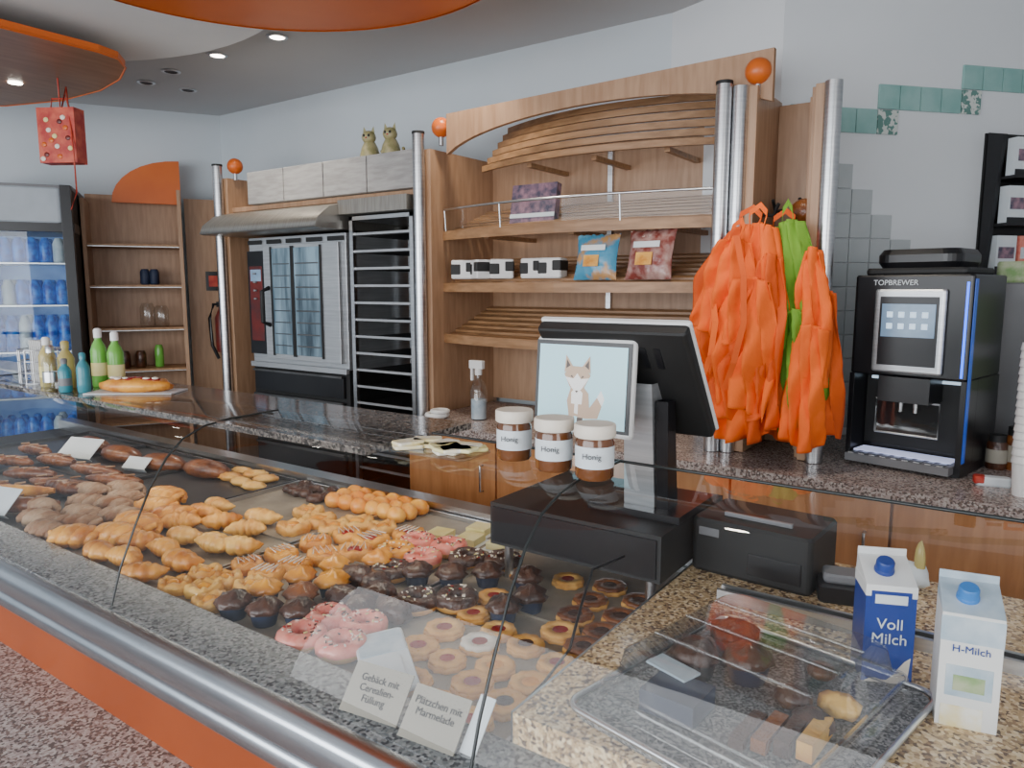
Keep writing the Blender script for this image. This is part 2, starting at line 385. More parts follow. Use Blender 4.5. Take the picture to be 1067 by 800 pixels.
for i in range(6): b.box((-3.9,2.78,.25+i*.15),(-3.10,2.80,.37+i*.15),'black'); b.box((-3.9,2.765,.365+i*.15),(-3.10,2.78,.378+i*.15),'rackd')
b.box((-3.93,2.775,1.14),(-3.07,2.80,1.17),'steelp')
b.build(.003)
b=MB("tray_rack")
for x in (-3.03,-2.59):
    for y in (2.79,3.25): b.box((x,y,.05),(x+.025,y+.025,2.0),'steel')
b.box((-3.03,2.79,1.98),(-2.565,3.275,2.0),'steel')
b.box((-3.0,3.26,.1),(-2.59,3.27,1.98),'blackm')
for i in range(20):
    z=.15+i*.092
    b.box((-3.005,2.81,z),(-2.59,3.25,z+.008),'blackm'); b.box((-3.005,2.80,z+.004),(-2.59,2.81,z+.016),'steelp')
b.build()
for x in (-3.02,-2.86):
    b=MB("cat_figurine"); X=TR(x,2.95,2.312)@RZ(20)
    b.lathe([(.045,0),(.055,.03),(.045,.07),(.03,.1)],'cat',X,14)
    b.ell((0,-.01,.125),(.04,.036,.036),'cat',X)
    for sx in(-1,1):
        b.add([(sx*.036,-.01,.14),(sx*.012,-.01,.155),(sx*.03,-.01,.185),(sx*.024,.01,.145)],[(0,1,2),(1,3,2),(3,0,2)],'cat',X)
        b.ell((sx*.014,-.044,.13),(.007,.004,.008),'black',X,8,6); b.ell((sx*.022,-.035,.015),(.016,.025,.014),'cat',X,8,6)
    b.ell((0,-.047,.118),(.006,.004,.004),'red',X,8,6)
    b.tube([(.03,.04,.02),(.07,.02,.03),(.075,-.01,.05)],.009,'cat',X)
    b.build()

# ------------------------------------------------------------------ left shelf, fridge
def LP(s,off): return LW0+LD*s+LN*off
def LX(s,off=0):
    p=LP(s,off); return Matrix.Translation(p)@Matrix.Rotation(math.atan2(-LD.y,-LD.x),4,'Z')
X=LX(.92,.02)
b=MB("wall_shelf_cabinet")
W=.62;D=.33
b.box((0,-.02,0),(W,0,2.28),'wood',X)
b.box((0,-D,0),(.025,-.02,2.22),'wood',X); b.box((W-.025,-D,0),(W,-.02,2.30),'wood',X)
for z in (.3,.65,1.03,1.32,1.62,1.90): b.box((.025,-D+.01,z),(W-.025,-.02,z+.022),'woodh',X); b.box((.025,-D+.004,z),(W-.025,-D+.01,z+.008),'steel',X)
pts=[(.18,2.22),(W,2.22)]+[(W,2.52)]+[(W-.44*sin(t),2.52-.30*(1-cos(t))) for t in [pi/2*i/8 for i in range(1,8)]]
n=len(pts)
b.add([(x,-.15,z) for x,z in pts]+[(x,-.12,z) for x,z in pts],[tuple(range(n)),tuple(range(n,2*n))[::-1]]+[(i,(i+1)%n,(i+1)%n+n,i+n) for i in range(n)],'orange',X)
b.build(.002)
b=MB("wood_partition"); X2=LX(.28,.02)
b.box((.0,-.16,0),(.34,-.13,2.26),'wood',X2); b.box((.0,-.13,0),(.02,0,2.26),'wood',X2)
b.build()
b=MB("fire_extinguisher_sign"); b.box((.12,-.17,1.60),(.22,-.163,1.74),'black',X2); b.box((.14,-.172,1.63),(.20,-.17,1.71),'red',X2); b.build()
b=MB("fire_extinguisher"); b.lathe([(.05,1.15),(.055,1.2),(.055,1.40),(.03,1.46),(.02,1.50)],'redd',X2@TR(.22,-.24,0),16); b.tube([(.22,-.24,1.50),(.16,-.25,1.5),(.13,-.25,1.4),(.14,-.25,1.2),(.18,-.25,1.1)],.012,'black',X2); b.box((.18,-.25,1.48),(.25,-.23,1.52),'black',X2); b.box((.18,-.19,1.3),(.26,-.16,1.4),'blackm',X2); b.build()
def jar_small(x,z,m,name,h=.08,r=.03,y=-.2):
    b=MB(name); b.lathe([(r*.8,0),(r,.01),(r,h*.8),(r*.7,h)],m,LX(.92,.02)@TR(x,y,z),14); b.build()
for x in (.36,.42): jar_small(x,1.643,'cupb','storage_tin',.11,.032)
jar_small(.36,1.343,'pglass','glass_jar',.17,.05); jar_small(.45,1.343,'pglass','glass_jar',.15,.05)
for x in (.1,.2,.3): jar_small(x,1.053,'choc','spice_jar',.12,.035)
jar_small(.42,1.053,'greenb','small_bottle',.16,.03)
X=LX(1.56,.03)
b=MB("drinks_fridge"); W=.63
b.box((0,-.58,.05),(.03,0,2.25),'blackm',X); b.box((W-.03,-.58,.05),(W,0,2.25),'blackm',X); b.box((0,-.03,.05),(W,0,2.25),'fridge',X)
b.box((0,-.6,.05),(W,0,.3),'blackm',X); b.rbox((0,-.61,2.02),(W-.05,-.03,2.25),'hdr',X,.03); b.box((W-.06,-.63,.3),(W,-.0,2.26),'black',X); b.box((-.005,-.605,2.235),(W+.005,0,2.26),'grey',X); b.box((-.005,-.605,1.97),(W+.005,0,2.03),'black',X)
for z in (.6,.9,1.2,1.5,1.77):
    b.box((.03,-.5,z),(W-.06,-.03,z+.012),'steel',X)
    for i in range(7):
        for j in range(2):
            h=.16 if z!=1.2 else .23
            b.lathe([(.033,0),(.036,.01),(.036,h*.75),(.018,h)],'can' if (i*3+int(z*10))%7 else 'ltblue',X@TR(.07+i*.074,-.42+j*.15,z+.013),10)
b.box((0,-.605,.3),(.045,-.575,1.99),'black',X)
b.box((.045,-.59,.3),(W-.06,-.585,1.99),'gglass',X)
b.box((.05,-.64,.9),(.07,-.61,1.5),'steel',X)
b.build(.002)
b=MB("hanging_gift_bag"); X=TR(-4.09,1.84,2.25)@RZ(30)
b.box((-.10,-.04,0),(.10,.04,.27),'red',X)
for i in range(14): b.ell((-.08+(i*37%16)*.01,-.042,.02+(i*53%22)*.01),(.014,.003,.012),['cream','orange','redd','yellow'][i%4],X,8,6)
b.tube([(-.05,0,.27),(-.04,0,.32),(.04,0,.32),(.05,0,.27)],.005,'red',X,6); b.tube([(0,0,.32),(0,0,.42)],.003,'red',X,6); b.build(.004)
b=MB("hanging_wire"); b.tube([(-4.09,1.84,2.67),(-4.085,1.84,2.5),(-4.03,1.85,2.62),(-3.98,1.84,2.3),(-3.98,1.84,2.1),(-4.05,1.84,2.02)],.004,'red',n=6); b.build()

# ------------------------------------------------------------------ back counter
b=MB("back_counter")
poly=[(-2.45,2.62),(-2.40,2.55),(1.40,2.55),(.80,4.95),(-.86,3.15),(-1.46,3.32),(-2.45,3.32)]
b.prism(poly,.945,.98,'gran_p')
b.prism([(-2.43,2.62),(1.37,2.60),(.78,4.85),(-.86,3.14),(-1.46,3.31),(-2.43,3.31)],.08,.945,'woodd')
for i in range(7):
    x0=-2.42+i*.53; b.box((x0,2.58,.12),(x0+.52,2.60,.93),'woodd'); b.tube([(x0+.45,2.58,.82),(x0+.45,2.56,.82),(x0+.45,2.56,.70),(x0+.45,2.58,.70)],.005,'steel')
b.build(.003)

XR=Matrix.Translation(RW0)@Matrix.Rotation(math.atan2(RD.y,RD.x),4,'Z'); T=.104
b=MB("wall_tile_border")
def tile(s,z,m): b.box((s+.002,-.012,z+.002),(s+T-.002,-.001,z+T-.002),m,XR)
for k in range(-2,3): tile(.25+k*T,2.27,'tiled' if k==2 else 'teal')
for k in range(4): tile(.25+(2+k)*T,2.27+T,'teal')
tile(.25+6*T,2.27+T,'tiled')
for k in range(9): tile(.25+(6+k)*T,2.27+2*T,'teal')
b.build(.002)
b=MB("wall_tile_backsplash")
for k in range(-2,5):
    topz=2.16-max(0,k)*.105 if k<3 else 1.85-(k-3)*.2
    for j in range(12):
        z=1.0+j*T
        if z+T<=topz+.02: tile(.25+k*T,z,'tilew')
b.build(.002)

# ------------------------------------------------------------------ orange / green tote bags hung on the hooks
def tote(b,top,w,h,m,ph,rot=0,lean=0,n=34,k=40,hand=True,gather=.55,amp=1.0):
    vs=[];fs=[]; X=TR(*top)@RY(rot)
    def tri(a): a=a%1.0; return abs(a*2-1)*2-1
    for j in range(k+1):
        v=j/k
        g=gather+(1-gather)*min(1,v*2.6)**.8
        for i in range(n+1):
            s=i/n*2-1
            f1=tri(s*.9+v*.55+ph*.37); f2=tri(s*1.9-v*1.1+ph*.71); f3=noise.noise(Vector((s*3,v*3,ph*3))); f4=tri(v*2.3+s*.8+ph*.53)
            y=-(.025*(1-s*s)*(.5+v))+amp*(.026*f1+.016*f2+.009*f4)*(.45+.55*v)+.02*f3
            x=s*w/2*g+lean*v+.010*f2
            z=-h*v*(1+.05*sin(2.2*s+ph))-.02*abs(s)*(1-v)
            vs.append((x,y,z))
    for j in range(k):
        for i in range(n):
            a=j*(n+1)+i; fs.append((a,a+1,a+n+2,a+n+1))
    b.add(vs,fs,m,X,smooth=True)
    if hand:
        pts=[(-w*.2*gather,-.03,-.01),(-w*.12,-.02,.04),(0,.0,.07),(w*.12,-.02,.04),(w*.2*gather,-.03,-.01)]
        for q in range(4):
            a,c=pts[q],pts[q+1]
            b.add([(a[0],a[1],a[2]),(c[0],c[1],c[2]),(c[0],c[1]-.004,c[2]-.022),(a[0],a[1]-.004,a[2]-.022)],[(0,1,2,3)],m,X)
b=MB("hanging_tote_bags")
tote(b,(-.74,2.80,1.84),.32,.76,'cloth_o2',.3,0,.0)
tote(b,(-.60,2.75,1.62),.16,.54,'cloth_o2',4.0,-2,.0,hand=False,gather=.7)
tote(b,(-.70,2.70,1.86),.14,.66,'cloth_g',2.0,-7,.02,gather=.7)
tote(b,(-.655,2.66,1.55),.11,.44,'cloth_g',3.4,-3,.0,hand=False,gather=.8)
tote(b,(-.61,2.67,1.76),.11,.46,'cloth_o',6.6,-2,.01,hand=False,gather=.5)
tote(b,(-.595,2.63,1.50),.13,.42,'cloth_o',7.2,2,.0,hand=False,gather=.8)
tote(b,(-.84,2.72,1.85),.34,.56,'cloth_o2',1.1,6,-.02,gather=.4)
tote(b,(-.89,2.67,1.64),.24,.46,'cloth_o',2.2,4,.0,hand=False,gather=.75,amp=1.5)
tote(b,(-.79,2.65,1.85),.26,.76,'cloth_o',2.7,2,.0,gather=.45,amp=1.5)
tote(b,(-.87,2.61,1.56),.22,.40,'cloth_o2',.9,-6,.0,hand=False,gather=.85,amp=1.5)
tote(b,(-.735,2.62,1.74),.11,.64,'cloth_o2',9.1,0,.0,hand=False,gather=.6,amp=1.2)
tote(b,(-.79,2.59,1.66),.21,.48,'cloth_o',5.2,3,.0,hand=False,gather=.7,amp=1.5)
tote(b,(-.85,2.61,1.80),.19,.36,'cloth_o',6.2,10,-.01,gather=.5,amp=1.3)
def strap(pts,m,w=.022):
    for q in range(len(pts)-1):
        a,c=pts[q],pts[q+1]; b.add([(a[0]-w/2,a[1],a[2]),(a[0]+w/2,a[1],a[2]),(c[0]+w/2,c[1],c[2]),(c[0]-w/2,c[1],c[2])],[(0,1,2,3)],m)
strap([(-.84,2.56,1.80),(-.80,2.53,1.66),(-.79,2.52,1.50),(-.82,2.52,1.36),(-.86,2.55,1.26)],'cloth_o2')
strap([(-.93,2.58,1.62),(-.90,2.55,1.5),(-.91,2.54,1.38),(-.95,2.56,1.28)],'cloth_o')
o=b.build(); sd=o.modifiers.new("thickness","SOLIDIFY"); sd.thickness=.0025
b=MB("brown_cap"); b.ell((-.70,2.90,1.90),(.055,.05,.05),'lye',n=16); b.box((-.75,2.90,1.87),(-.66,3.09,1.885),'lye'); b.build()

# ------------------------------------------------------------------ coffee machine
X=TR(-.515,2.92,.98)@RZ(-13)
b=MB("coffee_machine"); W=.385;D=.36
b.box((0,0,.0),(W,D,.035),'black',X)
b.box((0,.12,.035),(W,D,.33),'black',X)
b.box((0,0,.035),(.018,.12,.33),'black',X); b.box((W-.018,0,.035),(W,.12,.33),'black',X)
b.rbox((0,0,.33),(W,D,.685),'black',X,.012)
b.rbox((.02,.03,.685),(W-.03,D-.03,.71),'blackm',X,.02)
b.rbox((.05,.03,.71),(W-.06,D-.06,.775),'black',X,.05,6)
b.rbox((.080,-.018,.345),(.310,0,.635),'steelp',X,.012)
b.box((.100,-.021,.37),(.290,-.018,.61),'black',X)
b.box((.108,-.023,.47),(.282,-.021,.585),'scrb',X)
for i in range(4):
    for j in range(2): b.box((.126+i*.038,-.0245,.498+j*.040),(.146+i*.038,-.023,.518+j*.040),'icon',X)
b.box((W-.022,-.003,.34),(W-.014,0,.66),'led',X); b.box((W,.004,.05),(W+.003,.03,.67),'ledd',X)
b.box((.02,.112,.06),(W-.02,.122,.32),'blackm',X)
b.box((.11,-.02,.24),(.28,.12,.33),'black',X)
for dx in (.17,.22): b.cyl((dx,.04,.20),.01,.05,'steel',X,10)
b.box((.09,.03,.12),(.30,.033,.24),'pglass',X)
b.tube([(.09,.028,.12),(.30,.028,.12),(.30,.028,.24),(.09,.028,.24),(.09,.028,.12)],.004,'steelp',X,6)
b.box((.02,-.05,.012),(W-.02,.12,.04),'grey',X)
for i in range(9): b.box((.03+i*.037,-.045,.04),(.05+i*.037,.10,.044),'steel',X)
b.box((.03,.0,.045),(W-.03,.09,.048),'bayl',X); b.box((.04,.10,.305),(W-.04,.112,.315),'icon',X)
cm=b.build(.004)
text(cm,"machine_label","TOPBREWER",.026,X@TR(.14,-.002,.650)@RX(90),'paper')
b=MB("paper_cup_stack"); X=TR(.035,2.72,.98)
b.lathe([(.028,0),(.034,.10)],'white',X,18)
for i in range(15): b.lathe([(.034,.10+i*.025),(.037,.102+i*.025),(.037,.106+i*.025),(.034,.125+i*.025)],'white',X,18)
b.build()
for x,y,m,h in ((-.045,3.08,'choc',.12),(.01,3.1,'lye',.15),(.08,3.1,'yb',.16)):
    b=MB("condiment_jar"); b.lathe([(.03,0),(.033,.01),(.033,h*.75),(.025,h*.85),(.025,h)],m,TR(x,y,.98),14); b.lathe([(.034,h*.2),(.034,h*.6)],'beige',TR(x,y,.98),14,cap=False); b.lathe([(.027,h*.82),(.027,h+.003)],'blackm',TR(x,y,.98),14); b.build()
b=MB("wrapped_sponge"); X=TR(-.045,2.80,.98)@RZ(10); b.rbox((-.05,-.02,0),(.05,.02,.03),'paper',X); b.rbox((-.055,-.021,.005),(-.02,.021,.031),'red',X); b.build()
b=MB("wall_magazine_rack"); X=XR@TR(1.02,0,0)
for s0 in (0,.8):
    b.add([(s0,-.02,2.30),(s0+.02,-.02,2.30),(s0+.02,-.10,2.28),(s0,-.10,2.28),(s0,-.02,1.66),(s0+.02,-.02,1.66),(s0+.02,-.05,1.66),(s0,-.05,1.66)],[(0,1,2,3),(4,7,6,5),(0,3,7,4),(1,5,6,2),(3,2,6,7),(0,4,5,1)],'black',X)
for z,d in ((1.68,.09),(1.89,.13),(2.09,.15)):
    b.box((.02,-d,z),(.8,-.005,z+.012),'black',X); b.box((.02,-d-.005,z),(.8,-d,z+.035),'black',X)
    for i in range(6): b.box((.025+i*.12,-d+.002,z+.013),(.130+i*.12,-d+.05,z+.17),['paper','pink','white','redd','paper','ltblue'][i],X); b.box((.035+i*.12,-d+.001,z+.07),(.12+i*.12,-d+.002,z+.12),['boxd','paper','herb','paper','boxd','paper'][i],X)
b.box((0,-.01,1.66),(.82,-.001,2.30),'blackm',X)
b.build()
b=MB("herb_tea_canister"); b.lathe([(.06,0),(.065,.02),(.065,.40),(.05,.43)],'white',TR(.08,3.28,.98),18); b.lathe([(.066,.25),(.066,.38)],'herb',TR(.08,3.28,.98),18,cap=False); b.lathe([(.055,.43),(.06,.44),(.06,.60),(.05,.62)],'herb',TR(.08,3.28,.98),18); b.build()
b=MB("green_storage_box"); XG=TR(-.04,3.42,.98)
b.rbox((-.06,-.05,0),(.08,.05,.66),'grey',XG,.01); b.rbox((-.06,-.05,.66),(.08,.05,.74),'herb',XG,.015); b.build()

# ------------------------------------------------------------------ items on bread shelves
def pillow(name,x,y,z,w,h,m,lean=12,rz=0):
    b=MB(name); X=TR(x,y,z)@RZ(rz)@RX(-lean)
    n=16; f=[];k=[]
    for j in range(n+1):
        for i in range(n+1):
            s=i/n*2-1;t=j/n*2-1
            e=.004*sin(16*s+3*t)*(abs(t)**3)
            th=.040*(max(0,(1-s*s)*(1-t*t)))**.5+.001+.004*noise.noise(Vector((s*4,t*4,x)))*(1-t*t)
            zz=h/2+t*h/2+.004*sin(20*s)*(1 if t>.99 else 0)
            f.append((s*w/2*(1-.07*(1-t*t)),-th+e,zz)); k.append((s*w/2*(1-.07*(1-t*t)),th+e,zz))
    fs=[(j*(n+1)+i,j*(n+1)+i+1,(j+1)*(n+1)+i+1,(j+1)*(n+1)+i) for j in range(n) for i in range(n)]
    b.add(f,fs,m,X,True); b.add(k,[q[::-1] for q in fs],m,X,True)
    b.box((-w*.28,-.044,h*.60),(w*.28,-.041,h*.72),'paper',X); b.box((-w*.2,-.044,h*.25),(w*.15,-.041,h*.5),'crust2',X)
    return b.build()
pillow("snack_bag",-1.55,2.84,1.655,.21,.20,'bagb'); pillow("snack_bag",-1.30,2.84,1.655,.22,.21,'bagr',12,-6)
b=MB("pastry_gift_box"); X=TR(-1.93,2.93,1.915)@RX(-10); b.box((-.125,-.02,0),(.125,.02,.19),'boxd',X); b.box((-.125,-.023,.03),(.125,-.02,.05),'paper',X); b.build(.003)
for i,(x,a,l) in enumerate(((-2.33,35,0),(-2.22,-35,35),(-2.09,35,-30),(-1.90,0,0),(-1.80,5,0))):
    b=MB("toast_package"); X=TR(x,2.90,1.665)@RZ(a)@Matrix.Scale(1.15,4); b.rbox((-.05,-.035,0),(.05,.035,.08),'white',X,.01); b.rbox((-.052,-.037,.018),(-.008,.037,.062),'blackm',X,.006); b.rbox((.012,-.037,.03),(.052,.037,.07),'blackm',X,.006); b.build()
b=MB("spray_bottle"); X=TR(-2.16,2.80,.98)
b.lathe([(.038,0),(.042,.01),(.042,.14),(.03,.18),(.014,.20),(.014,.22)],'pglass',X,18); b.lathe([(.037,.005),(.037,.10)],'ltblue',X,18)
b.cyl((0,0,.22),.018,.03,'white',X); b.box((-.05,-.012,.25),(.03,.012,.29),'white',X); b.box((-.045,-.008,.19),(-.032,.008,.25),'white',X); b.build(.002)
b=MB("cable_coil"); b.torus((-2.36,2.72,.995),.05,.012,'white',n=24,k=8); b.torus((-2.34,2.72,1.015),.04,.01,'white',n=24,k=8); b.build()

# ------------------------------------------------------------------ display case
XL=-4.3; XE=-.62; XRt=1.25
b=MB("bakery_display_case")
b.box((XL,.80,0),(XRt,1.80,.80),'blackm')
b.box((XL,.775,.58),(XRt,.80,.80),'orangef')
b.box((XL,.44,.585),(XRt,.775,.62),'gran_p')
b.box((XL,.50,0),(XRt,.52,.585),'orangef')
b.box((XL,.90,.80),(XE,1.86,.855),'blackm')
b.sweepx([(.775,.765),(.745,.768),(.732,.785),(.732,.815),(.742,.822),(.728,.830),(.722,.845),(.722,.880),(.730,.894),(.750,.899),(.765,.897)],XL,XRt,'alu')
b.box((XL,.765,.80),(XRt,.888,.898),'gran_g')
b.box((XL,1.80,.80),(XE,1.87,.905),'steel')
b.box((XE,.888,.88),(XRt,1.87,.95),'gran_b'); b.box((XE,.89,.80),(XRt,1.86,.88),'woodd'); b.box((XE-.005,.89,.86),(XE,1.8,.95),'steel')
b.box((XE+.12,1.485,.95),(XRt,1.495,.975),'steel'); b.box((XE+.12,1.515,.95),(XRt,1.525,.975),'steel'); b.box((XE+.12,1.495,.95),(XRt,1.515,.958),'blackm')
gp=[(.775,.90),(.80,.98),(.84,1.07),(.88,1.15),(.925,1.215),(.97,1.255),(1.03,1.278),(1.10,1.286),(1.25,1.288)]
b.sweepx(gp,XL,XRt,'glass')
b.tube([(-1.1,1.25,1.288),(XRt,1.25,1.288)],.003,'edge',n=6)
for x in (-3.2,-1.66,XE,.6):
    b.tube([(x,y,z) for y,z in gp],.0028,'edge',n=6)
b.box((XL,1.06,1.268),(-1.12,1.42,1.284),'gran_d')
b.box((XL,1.24,1.240),(-1.12,1.25,1.268),'alu')
case=b.build()
for x,l in ((-3.6,1.2),(-2.35,1.2),(-1.45,.6)):
    ld=bpy.data.lights.new("case_lamp",'AREA'); ld.shape='RECTANGLE'; ld.size=l; ld.size_y=.04; ld.energy=1.7*l; ld.color=(1,.90,.74)
    lo=bpy.data.objects.new("case_lamp",ld); COL.objects.link(lo); lo.parent=case; lo.location=Vector((x,1.28,1.26))-case.location; lo.rotation_euler=(radians(8),0,0)

bx=[XE-.015,-1.16,-1.70,-2.26,-2.82,-3.38,-3.94]
for i in range(6):
    x1=bx[i]-.006; x0=bx[i+1]+.006
    b=MB("baking_tray"); m='tray' if i<3 else 'trayd'
    b.box((x0,.895,.857),(x1,1.79,.868),m)
    for q in (((x0,.895),(x1,.903)),((x0,1.782),(x1,1.79)),((x0,.895),(x0+.008,1.79)),((x1-.008,.895),(x1,1.79))):
        b.box((q[0][0],q[0][1],.868),(q[1][0],q[1][1],.882),'steel' if i<3 else 'trayd')
    b.box((x0+.02,1.33,.868),(x1-.02,1.334,.874),m)
    b.build()
ZT=.869
rnd=random.uniform
def croissant(b,x,y,a,m='crust',L=.13,R=.032):
    n=26; pts=[];rs=[]
    for i in range(n+1):
        t=i/n; th=(t-.5)*2.3
        pts.append((L*.52*sin(th),-L*.34*(cos(th)),0))
        rs.append(max(.004,R*(sin(pi*min(max(t,.02),.98))**.8)*(.70+.30*abs(sin(pi*t*6))**.6)))
    X=TR(x,y,ZT+R*.8)@RZ(a)@TR(0,L*.2,0)@Matrix.Scale(.82,4,(0,0,1))
    b.tube(pts,rs,m,X,14)
def pretzel_roll(b,x,y,a,m,L=.14,R=.02):
    for ph in (0,pi):
        pts=[];rs=[]
        for i in range(25):
            t=i/24; pts.append((L*(t-.5),.020*sin(t*4*pi+ph),.012*cos(t*4*pi+ph))); rs.append(max(.004,R*.85*sin(pi*min(max(t,.04),.96))**.5))
        b.tube(pts,rs,m,TR(x,y,ZT+R*1.1)@RZ(a),10)
def roll(b,x,y,a,m,l=.05,w=.035,h=.028,nz=.12):
    b.ell((0,0,0),(l,w,h),m,TR(x,y,ZT+h*.7)@RZ(a),16,9,nz,9,flat=-.7)
def donut(b,x,y,mg,R=.034,r=.019,a=0,spr=True):
    X=TR(x,y,ZT+r)@RZ(a); b.torus((0,0,0),R,r,'dough',X,22,10)
    b.torus((0,0,.003),R,r*1.05,mg,X,26,8,a0=-.15,a1=pi+.15,nz=.18)
    if spr:
        for i in range(26):
            t=rnd(0,2*pi); q=rnd(-.7,.7); px=(R+r*sin(q))*cos(t); py=(R+r*sin(q))*sin(t)
            b.box((-.004,-.0014,-.001),(.004,.0014,.0015),random.choice(['cream','yellow','choc','cream','jam']),X@TR(px,py,.003+r*1.08*cos(q))@RZ(rnd(0,180)))
def muffin(b,x,y,mt,mc='cupb',s=1):
    X=TR(x,y,ZT)@Matrix.Scale(s,4)
    b.lathe([(.026,0),(.034,.036)],mc,X,36,scal=.03,sk=18); b.ell((0,0,.036),(.043,.043,.028),mt,X,18,9,.3,14,flat=-.1)
def linzer(b,x,y,a=0,jm='jam',R=.042,top='linz'):
    X=TR(x,y,ZT)@RZ(a)
    b.lathe([(R,0),(R*1.02,.004),(R,.009),(R*.9,.010)],'linz',X,40,scal=.05,sk=10)
    b.lathe([(R*.42,.0105),(R*.42,.016),(R*.92,.017),(R*.97,.014),(R*.95,.010)],top,X,40,cap=False,scal=.05,sk=10)
    b.lathe([(R*.45,.010),(R*.40,.0155)],jm,X,20)
def danish(b,x,y,a,m='crust2',fill='yellow',s=.05,driz=True):
    X=TR(x,y,ZT)@RZ(a); rings=[]; s=s*rnd(.9,1.12)
    for z,k in ((0,.95),(.012,1.05),(.026,.95),(.030,.7),(.020,.5)):
        rings.append([(s*k*(abs(cos(t))**.6)*(1 if cos(t)>0 else -1),s*k*(abs(sin(t))**.6)*(1 if sin(t)>0 else -1),z+.004*sin(7*t)) for t in [2*pi*i/24 for i in range(24)]])
    b.loft(rings,m,X,cap=True); b.ell((0,0,.018),(s*.48,s*.48,.014),fill,X,12,6)
    if driz: b.tube([(-s*.7+s*1.4*i/8,(s*.6 if i%2 else -s*.6),.034) for i in range(9)],.0018,'cream',X,5)
b=MB("lye_bread_sticks")
for x,y,a in [(-3.45,1.25,20),(-3.3,1.36,15),(-2.95,1.22,25),(-3.15,1.20,32),(-2.92,1.08,30),(-3.1,1.05,15),(-2.98,.97,28),(-3.25,1.0,22),(-3.4,1.1,8),(-2.78,1.34,20),(-3.0,1.38,10),(-2.73,1.0,35),(-3.6,1.2,10),(-3.6,1.4,10),(-2.82,1.18,5)]:
    n=24; R=rnd(.026,.036); L=rnd(.20,.30); bend=rnd(-.03,.04)
    pts=[(L*(i/n-.5),bend*sin(pi*i/n),0) for i in range(n+1)]; rs=[max(.005,R*sin(pi*min(max(i/n,.03),.97))**.4*(.86+.14*abs(sin(i*.9)))) for i in range(n+1)]
    XX=TR(x,y,ZT+R*.9)@RZ(a)@Matrix.Scale(.85,4,(0,0,1))
    b.tube(pts,rs,random.choice(['lye','lye','lye','crust']),XX,12)
    for q in (-.3,0,.3): b.tube([(L*q-.012,-.012,R*.93),(L*q+.012,.012,R*.93)],.004,'dust',XX,6)
b.build()
b=MB("bread_loaves")
for x,y,a in [(-3.2,1.58,10),(-2.9,1.60,14),(-3.5,1.6,5),(-2.65,1.64,10)]: roll(b,x,y,a,'lye',.12,.05,.04,.08)
b.build()
b=MB("dusted_pretzel_twists")
for x,y,a in [(-2.69,1.22,10),(-2.56,1.14,30),(-2.44,1.07,15),(-2.35,1.01,40),(-2.50,.97,15),(-2.62,1.03,0),(-2.32,1.13,30),(-2.45,1.18,10),(-2.62,1.30,20),(-2.36,.93,10),(-2.50,1.24,25)]: pretzel_roll(b,x,y,a,'dust',rnd(.13,.16),.026)
b.build()
b=MB("glazed_bread_twists")
for x,y,a in [(-2.22,.95,40),(-2.14,1.03,30),(-2.20,1.12,20),(-2.30,1.24,35),(-2.40,1.33,20),(-2.17,1.22,40),(-2.16,1.11,10)]: pretzel_roll(b,x,y,a,'crust',.14,.03)
b.build()
b=MB("butter_croissants")
for x,y,a in [(-2.05,.95,20),(-1.95,.94,200),(-2.05,1.05,30),(-1.93,1.04,190),(-1.80,1.04,25),(-1.99,1.16,15),(-1.85,1.14,205),(-2.03,1.30,20),(-2.18,1.40,30),(-1.88,1.28,200),(-1.82,.94,30),(-2.10,1.20,200),(-2.14,1.32,10),(-1.78,1.20,20),(-1.95,1.40,20)]:
    croissant(b,x,y,a+rnd(-35,35),'crust2' if rnd(0,1)<.5 else 'crust',rnd(.12,.14),rnd(.033,.039))
b.build()
def jit(l,q=.012): return [(x+rnd(-q,q),y+rnd(-q,q)) for x,y in l]
b=MB("puff_pastry_pieces")
for x,y in jit([(-1.68,.94),(-1.60,.97),(-1.53,1.04),(-1.62,1.05),(-1.52,.94),(-1.70,1.02)]): danish(b,x,y,rnd(0,90),'crust2','bun',.038,False)
for x,y in jit([(-1.65,1.24),(-1.56,1.20),(-1.65,1.34),(-1.55,1.30),(-1.66,1.14),(-1.57,1.12)]): danish(b,x,y,rnd(0,90),'crust','bun',.042)
b.build()
b=MB("danish_pastries")
for x,y in jit([(-1.81,1.50),(-1.90,1.53),(-1.72,1.47),(-1.68,1.55),(-1.58,1.56),(-1.82,1.40)]): danish(b,x,y,rnd(0,90),'crust2','bun',.048,False)
for x,y in jit([(-1.62,1.44),(-1.52,1.46),(-1.50,1.37),(-1.48,1.56)]): danish(b,x,y,rnd(0,90),'crust','jam',.046)
b.build()
b=MB("mini_rolls")
for r in range(3):
    for c in range(6): roll(b,-1.92+c*.062+rnd(-.008,.008),1.66+r*.05+rnd(-.006,.006),rnd(-30,30),'mini',rnd(.031,.037),.028,.03,.05)
b.build()
b=MB("flaky_slices")
for x,y in [(-2.47,1.74),(-2.38,1.72),(-2.42,1.64),(-2.52,1.66),(-2.33,1.63),(-2.56,1.74)]: roll(b,x,y,rnd(0,50),'crust2',.05,.03,.018,.25)
b.build()
b=MB("chocolate_pieces")
for i in range(16): roll(b,-2.20+rnd(0,.22),1.64+rnd(0,.12),rnd(0,180),'choc',.03,.024,.018,.3)
b.build()
b=MB("muffins")
for x,y,m in [(-1.44,.94,'choc'),(-1.35,.96,'choc'),(-1.45,1.03,'bun'),(-1.36,1.06,'lye'),(-1.43,1.13,'bun'),(-1.34,1.15,'bun'),(-1.28,1.00,'choc'),(-1.42,1.23,'bun'),(-1.37,1.32,'bun')]: muffin(b,x+rnd(-.01,.01),y,m,'cupb',rnd(.92,1.05))
b.build()
b=MB("chocolate_pastries")
